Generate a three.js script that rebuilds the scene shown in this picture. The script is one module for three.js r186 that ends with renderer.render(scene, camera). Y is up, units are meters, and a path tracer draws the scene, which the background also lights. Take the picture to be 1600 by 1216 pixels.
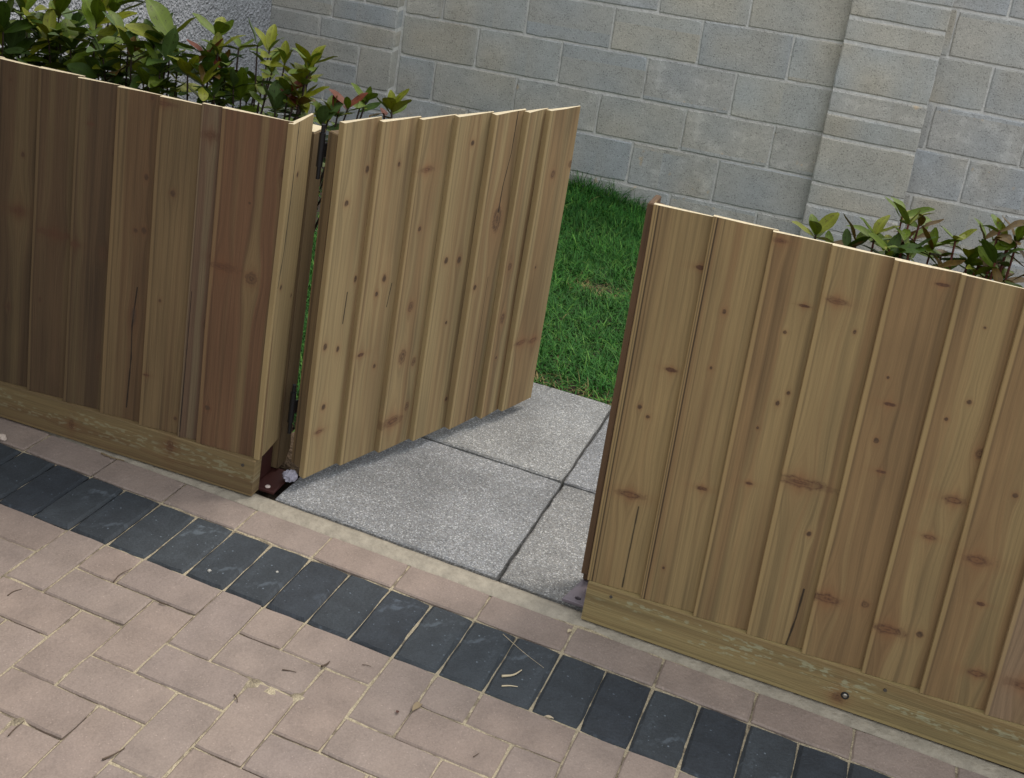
import * as THREE from 'three';
import { mergeGeometries } from 'three/addons/utils/BufferGeometryUtils.js';

// ---------------------------------------------------------------- camera
const scene = new THREE.Scene();
const FOC = 1924.64, PPY = 255.8;                       // pixels of the 1600 x 1216 photograph
const CAM = new THREE.Vector3(1.84118, 1.66231, 2.18342);
const RIGHT = new THREE.Vector3(0.92526997, 0.1494743, -0.34861571);
const DOWN = new THREE.Vector3(0.23196279, -0.95016918, 0.20825893);
const FWD = new THREE.Vector3(-0.30011455, -0.27356161, -0.91383549);
const camera = new THREE.PerspectiveCamera(THREE.MathUtils.radToDeg(2 * Math.atan(960 / FOC)), 1600 / 1920, 0.05, 120);
camera.position.copy(CAM);
camera.quaternion.setFromRotationMatrix(new THREE.Matrix4().makeBasis(RIGHT, DOWN.clone().negate(), FWD.clone().negate()));
camera.setViewOffset(1600, 1920, 0, 704, 1600, 1216);
camera.updateProjectionMatrix();
scene.add(camera);

// ---------------------------------------------------------------- sky and sun (bright overcast)
{
  const W = 128, H = 64, d = new Float32Array(W * H * 4);
  for (let j = 0; j < H; j++) for (let i = 0; i < W; i++) {
    const el = ((j + 0.5) / H - 0.5) * Math.PI, s = Math.sin(el), o = (j * W + i) * 4;
    const l = s > 0 ? 0.62 + 0.38 * s : 0.22;
    d[o] = l * 0.975; d[o + 1] = l * 1.0; d[o + 2] = l * 1.03; d[o + 3] = 1;
  }
  const t = new THREE.DataTexture(d, W, H, THREE.RGBAFormat, THREE.FloatType);
  t.mapping = THREE.EquirectangularReflectionMapping; t.magFilter = THREE.LinearFilter; t.minFilter = THREE.LinearFilter;
  t.needsUpdate = true;
  scene.background = t; scene.environment = t; scene.environmentIntensity = 1;
}
const sun = new THREE.DirectionalLight(0xfff3e4, 1.3);
sun.position.set(3.9, 8.5, -4.8); sun.target.position.set(0.9, 0, -0.8);
sun.castShadow = true; sun.shadow.radius = 40; sun.shadow.mapSize.set(2048, 2048);
Object.assign(sun.shadow.camera, { left: -5, right: 5, top: 5, bottom: -5, near: 0.5, far: 25 });
scene.add(sun, sun.target);

const renderer = new THREE.WebGLRenderer({ antialias: true });
renderer.toneMapping = THREE.LinearToneMapping;
renderer.toneMappingExposure = 1.5;
renderer.shadowMap.enabled = true; renderer.shadowMap.type = THREE.PCFSoftShadowMap;

// ---------------------------------------------------------------- helpers
let seed = 1;
const reseed = s => { seed = s >>> 0; };
function rnd() { seed = (seed + 0x6D2B79F5) >>> 0; let t = seed; t = Math.imul(t ^ (t >>> 15), t | 1); t ^= t + Math.imul(t ^ (t >>> 7), t | 61); return ((t ^ (t >>> 14)) >>> 0) / 4294967296; }
const rr = (a, b) => a + (b - a) * rnd();
const clamp = (x, a = 0, b = 1) => Math.min(b, Math.max(a, x));
const sst = (a, b, x) => { const t = clamp((x - a) / (b - a)); return t * t * (3 - 2 * t); };
const lerp = (a, b, t) => a + (b - a) * t;
function h2(x, y, s) { let n = Math.imul(x, 374761393) + Math.imul(y, 668265263) + Math.imul(s, 1442695041); n = Math.imul(n ^ (n >>> 13), 1274126177); return ((n ^ (n >>> 16)) >>> 0) / 4294967296; }
function vn(x, y, s = 0, p = 0) {                         // value noise, period p cells if given
  const xi = Math.floor(x), yi = Math.floor(y), fx = x - xi, fy = y - yi;
  const u = fx * fx * (3 - 2 * fx), v = fy * fy * (3 - 2 * fy);
  const w = k => p ? ((k % p) + p) % p : k;
  const a = h2(w(xi), w(yi), s), b = h2(w(xi + 1), w(yi), s), c = h2(w(xi), w(yi + 1), s), d = h2(w(xi + 1), w(yi + 1), s);
  return a + (b - a) * u + (c - a) * v + (a - b - c + d) * u * v;
}
const fbm = (x, y, s, p = 0, o = 4) => { let r = 0, a = 0.5, n = 0; for (let i = 0; i < o; i++) { r += a * vn(x, y, s + i * 17, p); n += a; a /= 2; x *= 2; y *= 2; p *= 2; } return r / n; };
const enc = c => { c = clamp(c); return 255 * (c <= 0.0031308 ? c * 12.92 : 1.055 * Math.pow(c, 1 / 2.4) - 0.055); };
function texture(W, H, f, srgb = true, repeat = true) {    // f(i, j) -> [r, g, b] linear, or a number
  const d = new Uint8Array(W * H * 4);
  for (let j = 0; j < H; j++) for (let i = 0; i < W; i++) {
    const c = f(i, j), o = (j * W + i) * 4;
    if (typeof c === 'number') d[o] = d[o + 1] = d[o + 2] = 255 * clamp(c);
    else { d[o] = enc(c[0]); d[o + 1] = enc(c[1]); d[o + 2] = enc(c[2]); }
    d[o + 3] = 255;
  }
  const t = new THREE.DataTexture(d, W, H, THREE.RGBAFormat);
  if (srgb) t.colorSpace = THREE.SRGBColorSpace;
  t.wrapS = t.wrapT = repeat ? THREE.RepeatWrapping : THREE.ClampToEdgeWrapping;
  t.magFilter = THREE.LinearFilter; t.minFilter = THREE.LinearMipmapLinearFilter; t.generateMipmaps = true; t.anisotropy = 8;
  t.needsUpdate = true; return t;
}
function splats(W, n, rmin, rmax, val, base) {              // periodic field of small grains: -1 where none
  const a = new Float32Array(W * W).fill(base);
  for (let k = 0; k < n; k++) {
    const cx = rnd() * W, cy = rnd() * W, r = rr(rmin, rmax), e = rr(0.6, 1), th = rnd() * Math.PI, v = val();
    const c = Math.cos(th), s = Math.sin(th), R = Math.ceil(r);
    for (let y = -R; y <= R; y++) for (let x = -R; x <= R; x++) {
      const X = (x * c + y * s) / r, Y = (-x * s + y * c) / (r * e);
      if (X * X + Y * Y < 1) a[((Math.floor(cy + y) + W) % W) * W + (Math.floor(cx + x) + W) % W] = v;
    }
  }
  return a;
}
const used = {};
function numbered(n) { used[n] = (used[n] || 0) + 1; return used[n] === 1 ? n : n + '_' + String(used[n] - 1).padStart(3, '0'); }
function mesh(name, geo, mat, parent) {
  const m = new THREE.Mesh(geo, mat); m.name = parent ? name : numbered(name); m.castShadow = m.receiveShadow = true;
  (parent || scene).add(m); return m;
}
function group(name, pos = [0, 0, 0], ry = 0) { const g = new THREE.Group(); g.name = numbered(name); g.position.set(...pos); g.rotation.y = ry; scene.add(g); return g; }
function tag(o, label, category, grp) { o.userData = { label, category }; if (grp) o.userData.group = grp; return o; }
function structure(o, label) { o.userData = { kind: 'structure', label }; return o; }
function pixelRay(u, v) { return new THREE.Vector3().addScaledVector(RIGHT, (u - 800) / FOC).addScaledVector(DOWN, (v - PPY) / FOC).add(FWD); }
function onZ(u, v, z) { const d = pixelRay(u, v); return CAM.clone().addScaledVector(d, (z - CAM.z) / d.z); }
function onY(u, v, y = 0) { const d = pixelRay(u, v); return CAM.clone().addScaledVector(d, (y - CAM.y) / d.y); }
const std = (color, o = {}) => new THREE.MeshStandardMaterial({ color: Array.isArray(color) ? new THREE.Color().setRGB(...color) : color, roughness: 0.85, ...o });

// a tablet: outline w x d (x, z) with wavy arrises and chamfer c, top at y = 0, thickness h; uv in tiles
function tablet(w, d, h, c, wob, nx, nz, tile, s) {
  reseed(s);
  const ou = rnd() * 7, ov = rnd() * 7, P = [];
  for (let i = 0; i < nx; i++) P.push([-w / 2 + w * i / nx, -d / 2]);
  for (let i = 0; i < nz; i++) P.push([w / 2, -d / 2 + d * i / nz]);
  for (let i = 0; i < nx; i++) P.push([w / 2 - w * i / nx, d / 2]);
  for (let i = 0; i < nz; i++) P.push([-w / 2, d / 2 - d * i / nz]);
  const n = P.length, top = [], out = [], bot = [];
  for (const [x, z] of P) {
    const k = c * rr(0.75, 1.3), j = rr(-wob, wob);
    const corner = Math.abs(x) > w / 2 - 1e-6 && Math.abs(z) > d / 2 - 1e-6 ? c * 0.35 : 0;
    const ix = x - Math.sign(x) * (Math.abs(x) > w / 2 - 1e-6 ? k + j + corner : 0), iz = z - Math.sign(z) * (Math.abs(z) > d / 2 - 1e-6 ? k + j + corner : 0);
    const ox = x - Math.sign(x) * (Math.abs(x) > w / 2 - 1e-6 ? j + corner : 0), oz = z - Math.sign(z) * (Math.abs(z) > d / 2 - 1e-6 ? j + corner : 0);
    top.push([ix, 0, iz]); out.push([ox, -c * rr(0.8, 1.1), oz]); bot.push([ox, -h, oz]);
  }
  const v = [], uv = [];
  const put = p => { v.push(...p); uv.push((p[0] - p[1] * 0.8) / tile + ou, (p[2] - p[1] * 0.8) / tile + ov); };
  const tri = (a, b, e) => { put(a); put(b); put(e); };
  for (let i = 0; i < n; i++) {
    const k = (i + 1) % n;
    tri([0, 0, 0], top[k], top[i]);
    tri(top[i], top[k], out[k]); tri(top[i], out[k], out[i]);
    tri(out[i], out[k], bot[k]); tri(out[i], bot[k], bot[i]);
  }
  const g = new THREE.BufferGeometry();
  g.setAttribute('position', new THREE.Float32BufferAttribute(v, 3)); g.setAttribute('uv', new THREE.Float32BufferAttribute(uv, 2));
  g.computeVertexNormals(); return g;
}
function box(x0, x1, y0, y1, z0, z1, c = 0.0015) {          // chamfered box from bounds, uv along its length
  const s = new THREE.Shape(), w = x1 - x0, d = z1 - z0; c = Math.min(c, w / 3, d / 3, (y1 - y0) / 3);
  s.moveTo(0, 0); s.lineTo(w - 2 * c, 0); s.lineTo(w - 2 * c, d - 2 * c); s.lineTo(0, d - 2 * c); s.closePath();
  const g = new THREE.ExtrudeGeometry(s, { depth: y1 - y0 - 2 * c, bevelEnabled: true, bevelThickness: c, bevelSize: c, bevelSegments: 1 });
  g.rotateX(-Math.PI / 2); g.translate(x0 + c, y0 + c, z1 - c);
  return g;
}
function boxUV(g, long = 'y', sc = [0.125, 0.9], off = [0, 0]) {   // uv for timber boxes
  g = g.index ? g.toNonIndexed() : g; g.computeVertexNormals();
  const p = g.attributes.position, n = g.attributes.normal, uv = [];
  for (let i = 0; i < p.count; i++) {
    const q = { x: p.getX(i), y: p.getY(i), z: p.getZ(i) }, a = { x: Math.abs(n.getX(i)), y: Math.abs(n.getY(i)), z: Math.abs(n.getZ(i)) };
    const others = ['x', 'y', 'z'].filter(k => k !== long);
    const across = a[others[0]] > a[others[1]] ? others[1] : others[0];
    uv.push(q[across] / sc[0] + off[0], q[long] / sc[1] + off[1]);
  }
  g.setAttribute('uv', new THREE.Float32BufferAttribute(uv, 2)); return g;
}
function tube(pts, r0, r1, seg = 10, sides = 6) {
  const c = new THREE.CatmullRomCurve3(pts.map(p => p.isVector3 ? p : new THREE.Vector3(...p)));
  const g = new THREE.TubeGeometry(c, seg, 1, sides, false), p = g.attributes.position, q = new THREE.Vector3();
  for (let i = 0; i <= seg; i++) {
    const m = c.getPointAt(i / seg), r = lerp(r0, r1, i / seg);
    for (let j = 0; j <= sides; j++) { const k = i * (sides + 1) + j; q.fromBufferAttribute(p, k).sub(m).multiplyScalar(r).add(m); p.setXYZ(k, q.x, q.y, q.z); }
  }
  g.computeVertexNormals(); return g;
}

// ---------------------------------------------------------------- materials
reseed(11);
const bump = (W, f, scale) => ({ bumpMap: texture(W, W, f, false), bumpScale: scale });
// tan clay-coloured concrete paver, tile 0.4 m
const spA = splats(512, 900, 0.8, 2.2, () => rr(0.3, 1), 0);
const spB = splats(512, 2600, 0.6, 1.4, () => -rr(0.2, 1), 0);
const tanMap = texture(512, 512, (i, j) => {
  const n = fbm(i / 64, j / 64, 3, 8), f = vn(i / 3, j / 3, 5) - 0.5, k = j * 512 + i;
  const l = 0.86 + 0.30 * (n - 0.5) + 0.16 * f + 0.30 * Math.max(0, spA[k]) + 0.22 * spB[k] * 0.8, w = fbm(i / 128, j / 128, 9, 4);
  return [l * lerp(0.297, 0.308, w), l * lerp(0.243, 0.249, w), l * lerp(0.216, 0.213, w)];
});
const tanBump = bump(256, (i, j) => 0.5 + 0.5 * (vn(i / 2, j / 2, 31, 128) - 0.5) + 0.5 * (vn(i / 5, j / 5, 37) - 0.5), 0.0012);
const tanMats = [[1, 1, 1], [1.04, 1.03, 1.02], [0.96, 0.96, 0.97], [1.01, 0.99, 0.975]].map(c => std(c, { map: tanMap, ...tanBump, roughness: 0.9 }));
// charcoal paver with dusty scuffs
const spC = splats(512, 260, 0.8, 2.6, () => rr(0.2, 1), 0);
const charMap = texture(512, 512, (i, j) => {
  const n = fbm(i / 40, j / 40, 13, 0, 5), f = vn(i / 2, j / 2, 15) - 0.5, k = j * 512 + i;
  const scuff = sst(0.6, 0.82, fbm(i / 26 + j / 90, j / 34, 19, 0, 4)) * sst(0.45, 0.7, vn(i / 90, j / 90, 23));
  const l = 0.040 * (0.75 + 0.6 * n) * (1 + 0.5 * f) + 0.055 * scuff + 0.13 * spC[k] * (vn(i / 60, j / 60, 29) > 0.5 ? 1 : 0.25);
  return [l * 0.80, l * 1.0, l * 1.22];
});
const charMats = [[1, 1, 1], [1.2, 1.18, 1.15], [0.85, 0.86, 0.9]].map(c => std(c, { map: charMap, ...tanBump, roughness: 0.78 }));
// exposed-aggregate slab, tile 0.6 m
reseed(23);
const spS = splats(1024, 44000, 1.3, 4.2, () => { const q = rnd(); return q < 0.18 ? rr(0.38, 0.58) : q < 0.4 ? rr(0.09, 0.16) : rr(0.18, 0.36); }, 0.2);
const slabMap = texture(1024, 1024, (i, j) => {
  const v = spS[j * 1024 + i], n = fbm(i / 128, j / 128, 41, 8), w = vn(i / 4, j / 4, 43);
  const l = (v * 0.86 + 0.03) * (0.86 + 0.28 * n) * (0.92 + 0.16 * fbm(i / 40, j / 40, 45, 0, 3)) * (0.8 + 0.4 * vn(i / 256, j / 256, 47, 4));
  return [l * lerp(0.98, 1.05, w), l * 1.0, l * lerp(1.06, 0.95, w)];
});
const slabBump = { bumpMap: texture(1024, 1024, (i, j) => clamp(spS[j * 1024 + i] * 1.2 + 0.2), false), bumpScale: 0.0016 };
const slabMats = [[0.93, 0.97, 0.99], [0.9, 0.94, 0.97], [1.01, 1.04, 1.02], [0.96, 0.98, 0.96]].map(c => std(c, { map: slabMap, ...slabBump, roughness: 0.88 }));
// dense concrete block, tile 0.8 m
const spW = splats(1024, 30000, 1.2, 3.8, () => { const q = rnd(); return q < 0.36 ? -rr(0.2, 0.85) : rr(0, 0.38); }, 0);
const blockTex = white => texture(1024, 1024, (i, j) => {
  const n = fbm(i / 160, j / 160, 51, 0), m = fbm(i / 40, j / 40, 53, 0), f = vn(i / 2, j / 2, 57) - 0.5, k = j * 1024 + i;
  let l = 0.49 * (0.92 + 0.22 * (n - 0.5) + 0.16 * (m - 0.5) + 0.16 * f + 0.42 * spW[k]);
  const w = vn(i / 220, j / 220, 59), rust = white * sst(0.74, 0.86, fbm(i / 60, j / 60, 67, 0));
  const e = white * sst(0.5, 0.8, fbm(i / 55, j / 40, 61, 0, 6)) * 0.10 * (0.5 + vn(i / 3, j / 3, 63));
  l += e;
  return [l * (lerp(0.93, 1.05, w) + 0.18 * rust), l * lerp(0.99, 1.0, w), l * (lerp(1.04, 0.9, w) - 0.2 * rust)];
});
const blockPlain = blockTex(0), blockWhite = blockTex(1);
const blockBump = { bumpMap: texture(1024, 1024, (i, j) => clamp(0.6 + 0.5 * spW[j * 1024 + i] + 0.25 * (vn(i / 2, j / 2, 71) - 0.5)), false), bumpScale: 0.0022 };
const blockMats = [[1, 0.99, 0.95], [0.92, 0.94, 0.95], [1.04, 1.02, 0.96], [0.98, 0.96, 0.90]].map(c => std(c, { map: blockPlain, ...blockBump, roughness: 0.93 }))
  .concat([[1, 0.99, 0.96], [0.93, 0.94, 0.95]].map(c => std(c, { map: blockWhite, ...blockBump, roughness: 0.93 })));
const mortarMap = texture(512, 512, (i, j) => { const l = 0.62 * (0.72 + 0.4 * fbm(i / 30, j / 30, 81, 0) + 0.22 * vn(i / 2, j / 2, 83)); return [l, l * 0.995, l * 0.96]; });
const mortarMat = std([1, 1, 1], { map: mortarMap, roughness: 0.95, ...bump(256, (i, j) => fbm(i / 6, j / 6, 85, 0, 3), 0.003) });
const sandMap = texture(512, 512, (i, j) => {
  const n = fbm(i / 22, j / 22, 91, 0, 5), f = vn(i / 1.5, j / 1.5, 93), q = sst(0.26, 0.46, fbm(i / 48, j / 48, 95, 0, 4));
  const l = (0.65 + 0.35 * n) * (0.6 + 0.8 * f), g = [0.50, 0.43, 0.30], s = [0.25, 0.21, 0.15];
  return [0, 1, 2].map(k => l * lerp(s[k], g[k], q));
});
const sandMat = std([1, 1, 1], { map: sandMap, roughness: 1, ...bump(256, (i, j) => fbm(i / 3, j / 3, 97, 0, 3), 0.004) });
const soilMat = std([0.055, 0.04, 0.028], { roughness: 1, ...bump(256, (i, j) => fbm(i / 12, j / 12, 99, 0, 4), 0.03) });
const renderMap = texture(1024, 1024, (i, j) => { const a = fbm(i / 11, j / 11, 101, 0, 3), n = fbm(i / 140, j / 140, 103, 0); const l = 0.46 * (0.55 + 0.8 * a) * (0.85 + 0.3 * n); return [l * 0.95, l * 0.98, l * 1.05]; });
const renderMat = std([1, 1, 1], { map: renderMap, roughness: 0.92, bumpMap: texture(1024, 1024, (i, j) => clamp((fbm(i / 11, j / 11, 101, 0, 3) - 0.2) * 1.6), false), bumpScale: 0.012 });

// --- timber: one map per board, 0.125 m x 0.9 m; top rows hold the pale cut end
const woodBump = texture(128, 1024, (i, j) => 0.5 + 0.55 * (fbm(i / 2.2, j / 90, 111, 0, 3) - 0.5), false);
function board(s, o = {}) {
  const W = o.w || 128, H = o.h || 1024, kn = (o.knots || []).filter((k, i) => k[2] > 0.0046 || h2(i, s, 21) > 0.38).map((k, i) => [k[0], k[1], k[2] * (0.7 + 0.5 * h2(i, s, 23)), k[3], (k[4] || 1.2) * (0.85 + 0.5 * h2(i, s, 25))]), sap = o.sap || [0.35, 0.27, 0.158], heart = o.heart || [0.27, 0.165, 0.09];
  const hb = o.bias ?? 0.5, grooves = o.grooves || [], crack = o.crack, wm = o.wm || 0.125, hm = o.hm || 0.9, extra = o.extra;
  const ph = h2(s, 3, 7) * 50;
  return texture(W, H, (i, j) => {
    let u = (i + 0.5) / W, v = (j + 0.5) / H, x = u * wm, y = v * hm;
    if (v > 0.986 && !o.noEnd) { const l = 0.9 + 0.25 * (vn(i / 3, j / 2, s) - 0.5); return [0.62 * l, 0.53 * l, 0.36 * l]; }
    let wx = 0, kd = 0, kr = 0, kring = 0, kdark = 1, kred = 0;
    for (const [ku, kv, kr0, kind, el] of kn) {
      const dx = x - ku * wm, dy = y - kv * hm, e = el || 1.2, R = kr0;
      const f = Math.exp(-(dx * dx) / (9 * R * R) - (dy * dy) / (40 * R * R));
      wx -= Math.sign(dx || 1) * R * 1.7 * f * (1 - Math.exp(-Math.abs(dx) / R));
      const wob = 1 + 0.3 * (vn(dx * 260 + s, dy * 260, s + 5) - 0.5);
      const q = Math.hypot(dx * (kind === 2 ? 0.85 / e : 1), dy * (kind === 2 ? 1.25 : 1 / e)) / R * (wob + (kind === 2 ? 0.5 * (vn(dx * 90 + s * 3, dy * 90, s + 15) - 0.5) : 0)); if (kind === 2 && q < 1.1) kred = 1;
      { const k1 = 1 - sst(0.75, 1.0, q); if (k1 > kd) { kd = k1; kdark = R > 0.0065 ? 0.85 + 0.35 * Math.sin(q * 10 + s) : 1.5; } } kring = Math.max(kring, Math.exp(-((q - 1) ** 2) / 0.02));
      { const wing = Math.exp(-Math.pow(dy / (R * 1.6), 2) - Math.abs(dx) / (R * 3.0)) + 0.5 * Math.exp(-Math.abs(dy) / (R * 5) - Math.pow(dx / (R * 1.2), 2)); kr = Math.max(kr, kind === 2 ? wing : 0.8 * Math.exp(-Math.max(0, q - 1) * 1.3)); }
    }
    const X = x + wx + 0.004 * (fbm(x * 6, y * 1.6, s + 1, 0, 2) - 0.5);
    const band = fbm(X * 34 + ph, y * 0.5 + ph, s + 2, 0, 3);           // broad growth bands
    const ring = 0.5 + 0.5 * Math.sin(X * 300 * (1 + 0.5 * vn(X * 14, 0.5, s)) + 9 * fbm(X * 26, y * 1.3, s + 4, 0, 3));
    const fine = fbm(X * 900, y * 9, s + 3, 0, 2) - 0.5;
    const h = clamp(sst(hb - 0.16, hb + 0.16, band + 0.12 * (fbm(X * 10, y * 2.2, s + 9, 0, 2) - 0.5)) + 0.25 * kr);
    let l = 0.93 + 0.30 * fine - 0.11 * ring * ring * ring * (0.4 + 1.2 * vn(X * 22, y * 0.7, s + 41)) + 0.26 * (fbm(x * 25, y * 4, s + 8, 0, 3) - 0.5);
    l *= 1 - 0.24 * sst(0.56, 0.76, fbm(X * 75 + 3, y * 0.9, s + 51, 0, 3)) - 0.10 * sst(0.5, 0.7, fbm(x * 12, y * 3, s + 53, 0, 3));
    let c = [0, 1, 2].map(k => l * lerp(sap[k], heart[k], h));
    { const e0 = 0.075 + 0.03 * vn(v * 3, 7, s) , st = (1 - sst(e0 - 0.012, e0, u)) * (o.strip ?? 0.5); c = c.map((q, k) => lerp(q, [sap[0] * 1.18, sap[1] * 1.18, sap[2] * 1.15][k], st)); const ln = Math.exp(-(((u - e0 - 0.012) / 0.012) ** 2)) * (o.strip ?? 0.5) * 0.5; c = c.map(q => q * (1 - ln)); }
    const halo = 0.55 * kr, dk = kred ? [0.085, 0.040, 0.020] : [0.07, 0.040, 0.021], rd = [sap[0] * 0.72, sap[1] * 0.46, sap[2] * 0.42];
    c = c.map((q, k) => lerp(lerp(q, rd[k], halo), dk[k], clamp((0.42 + 0.45 * vn(x * 320, y * 320, s + 71)) * kd * (kdark) + (kred ? 0.3 : 0.5) * kring)));
    for (const [gu, gw, gd, v0, v1] of grooves) { if (v < (v0 || 0) || v > (v1 || 1)) continue; const q = Math.abs(u - gu - 0.006 * (vn(v * 9, 1, s) - 0.5)) / gw; if (q < 1) c = c.map(z => z * (1 - gd * (1 - q * q))); }
    if (crack) { const [pts, cw] = crack; for (let k = 0; k + 1 < pts.length; k++) { const [a, b] = [pts[k], pts[k + 1]]; if ((v - a[1]) * (v - b[1]) <= 0) { const t = (v - a[1]) / (b[1] - a[1]), q = Math.abs(u - lerp(a[0], b[0], t)) / (cw * (0.6 + 0.6 * vn(v * 40, 2, s))); if (q < 1) c = c.map(z => z * (0.12 + 0.6 * q * q)); } } }
    if (extra) c = extra(u, v, c, s);
    return c;
  }, true, false);
}
const wood = (map, o = {}) => std([1, 1, 1], { map, bumpMap: woodBump, bumpScale: 0.0012, roughness: 0.82, ...o });
const PALE = { sap: [0.29, 0.212, 0.10], heart: [0.24, 0.155, 0.075] };
const BROWN = { sap: [0.172, 0.116, 0.054], heart: [0.130, 0.077, 0.036] };
const RUST = { sap: [0.150, 0.092, 0.042], heart: [0.115, 0.064, 0.030] };
const genericBrown = wood(board(301, { ...BROWN, knots: [[0.4, 0.3, 0.008, 1], [0.6, 0.72, 0.01, 1]], noEnd: true, w: 96, h: 512 }));
const rustWood = wood(board(303, { ...RUST, knots: [[0.4, 0.3, 0.006, 1]], noEnd: true, w: 96, h: 512 }));
const genericPale = wood(board(302, { ...PALE, knots: [[0.3, 0.4, 0.008, 1], [0.7, 0.8, 0.01, 1]], noEnd: true, w: 96, h: 512 }));
rustWood.map.wrapS = rustWood.map.wrapT = genericBrown.map.wrapS = genericBrown.map.wrapT = genericPale.map.wrapS = genericPale.map.wrapT = THREE.MirroredRepeatWrapping;

// feather-edge board: thick edge at x = 0, thin at x = w; front faces +z
function featherBoard(w, h, t0, t1, lift, lean, s) {
  reseed(s * 77 + 5);
  const N = 9, rings = [], b1 = rr(-0.0015, 0.0015), b2 = rr(-0.0012, 0.0012), top = rr(-0.002, 0.002);
  for (let k = 0; k <= N; k++) {
    const v = k / N, y = h * v, sx = lean * v + 0.0012 * (vn(v * 5, s, 3) - 0.5), bow = b1 * Math.sin(v * 3.1) + b2 * Math.sin(v * 6.3), e = () => rr(-0.0004, 0.0004);
    const yt = k === N ? 1 : 0, c = 0.0016;
    rings.push([[sx + e(), lift - 0.0, y, -0.02], [sx + e(), lift + t0 - c, y, 0.004], [sx + c, lift + t0, y, 0.03], [sx + w * 0.5, lift * 0.5 + (t0 + t1) / 2 + 0.0004, y, 0.5], [sx + w - 0.001, t1, y, 0.985], [sx + w + e(), t1 - 0.001, y, 0.99], [sx + w, 0, y, 1.02]].map(p => [p[0], p[2] + yt * (top * (p[0] / w) + rr(-0.0008, 0.0008)), p[1] + bow, clamp(p[3], 0.004, 0.996), 0.004 + 0.978 * v]));
  }
  const v = [], uv = [], M = 7, put = p => { v.push(p[0], p[1], p[2]); uv.push(p[3], p[4]); };
  for (let k = 0; k < N; k++) for (let i = 0; i < M; i++) {
    const a = rings[k][i], b = rings[k][(i + 1) % M], c = rings[k + 1][(i + 1) % M], d = rings[k + 1][i];
    [a, c, b, a, d, c].forEach(put);
  }
  const capF = (r, vv, flip) => { for (let i = 1; i + 1 < M; i++) { const q = flip ? [r[0], r[i], r[i + 1]] : [r[0], r[i + 1], r[i]]; for (const p of q) { v.push(p[0], p[1], p[2]); uv.push(p[3], vv); } } };
  capF(rings[N], 0.994, false); capF(rings[0], 0.004, true);
  const g = new THREE.BufferGeometry();
  g.setAttribute('position', new THREE.Float32BufferAttribute(v, 3)); g.setAttribute('uv', new THREE.Float32BufferAttribute(uv, 2));
  g.computeVertexNormals(); return g;
}

// ================================================================ SETTING
// ground far and wide, under everything
structure(mesh('ground', new THREE.PlaneGeometry(80, 80).rotateX(-Math.PI / 2).translate(0, -0.11, 0), std([0.22, 0.2, 0.18], { roughness: 1 })), 'plain ground under and around the paving');
// jointing sand between the blocks
{
  const nx = 420, nz = 150, g = new THREE.PlaneGeometry(4.2, 1.5, nx, nz).rotateX(-Math.PI / 2).translate(0.95, 0, 0.645);
  const p = g.attributes.position, uv = [];
  for (let i = 0; i < p.count; i++) {
    const x = p.getX(i), z = p.getZ(i), n = fbm(x * 9, z * 9, 201, 0, 4);
    let y = -0.0050 + 0.009 * (n - 0.42) - (z > 0.004 && z < 0.196 ? 0.0030 : 0);
    if (x < 0.3 && z < 0.3) y -= 0.002;
    for (const [u, v, r] of SPILLS()) { const d = Math.hypot(x - u, z - v) / r; if (d < 1) y += (1 - d * d) * 0.0085 * sst(0.3, 0.62, fbm(x * 60, z * 60, 205, 0, 3)); }
    p.setY(i, Math.min(y, 0.0022)); uv.push(x / 0.3, z / 0.3);
  }
  g.setAttribute('uv', new THREE.Float32BufferAttribute(uv, 2)); g.computeVertexNormals();
  structure(mesh('jointing_sand', g, sandMat), 'yellow sand brushed into the joints of the block paving');
}
function SPILLS() { if (!SPILLS.c) SPILLS.c = [[395, 1066, 0.022], [425, 1080, 0.016], [466, 1090, 0.018], [528, 1148, 0.02], [148, 1108, 0.014], [30, 1125, 0.02], [800, 1163, 0.012]].map(([u, v, r]) => { const p = onY(u, v); return [p.x, p.z, r]; }); return SPILLS.c; }

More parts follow.
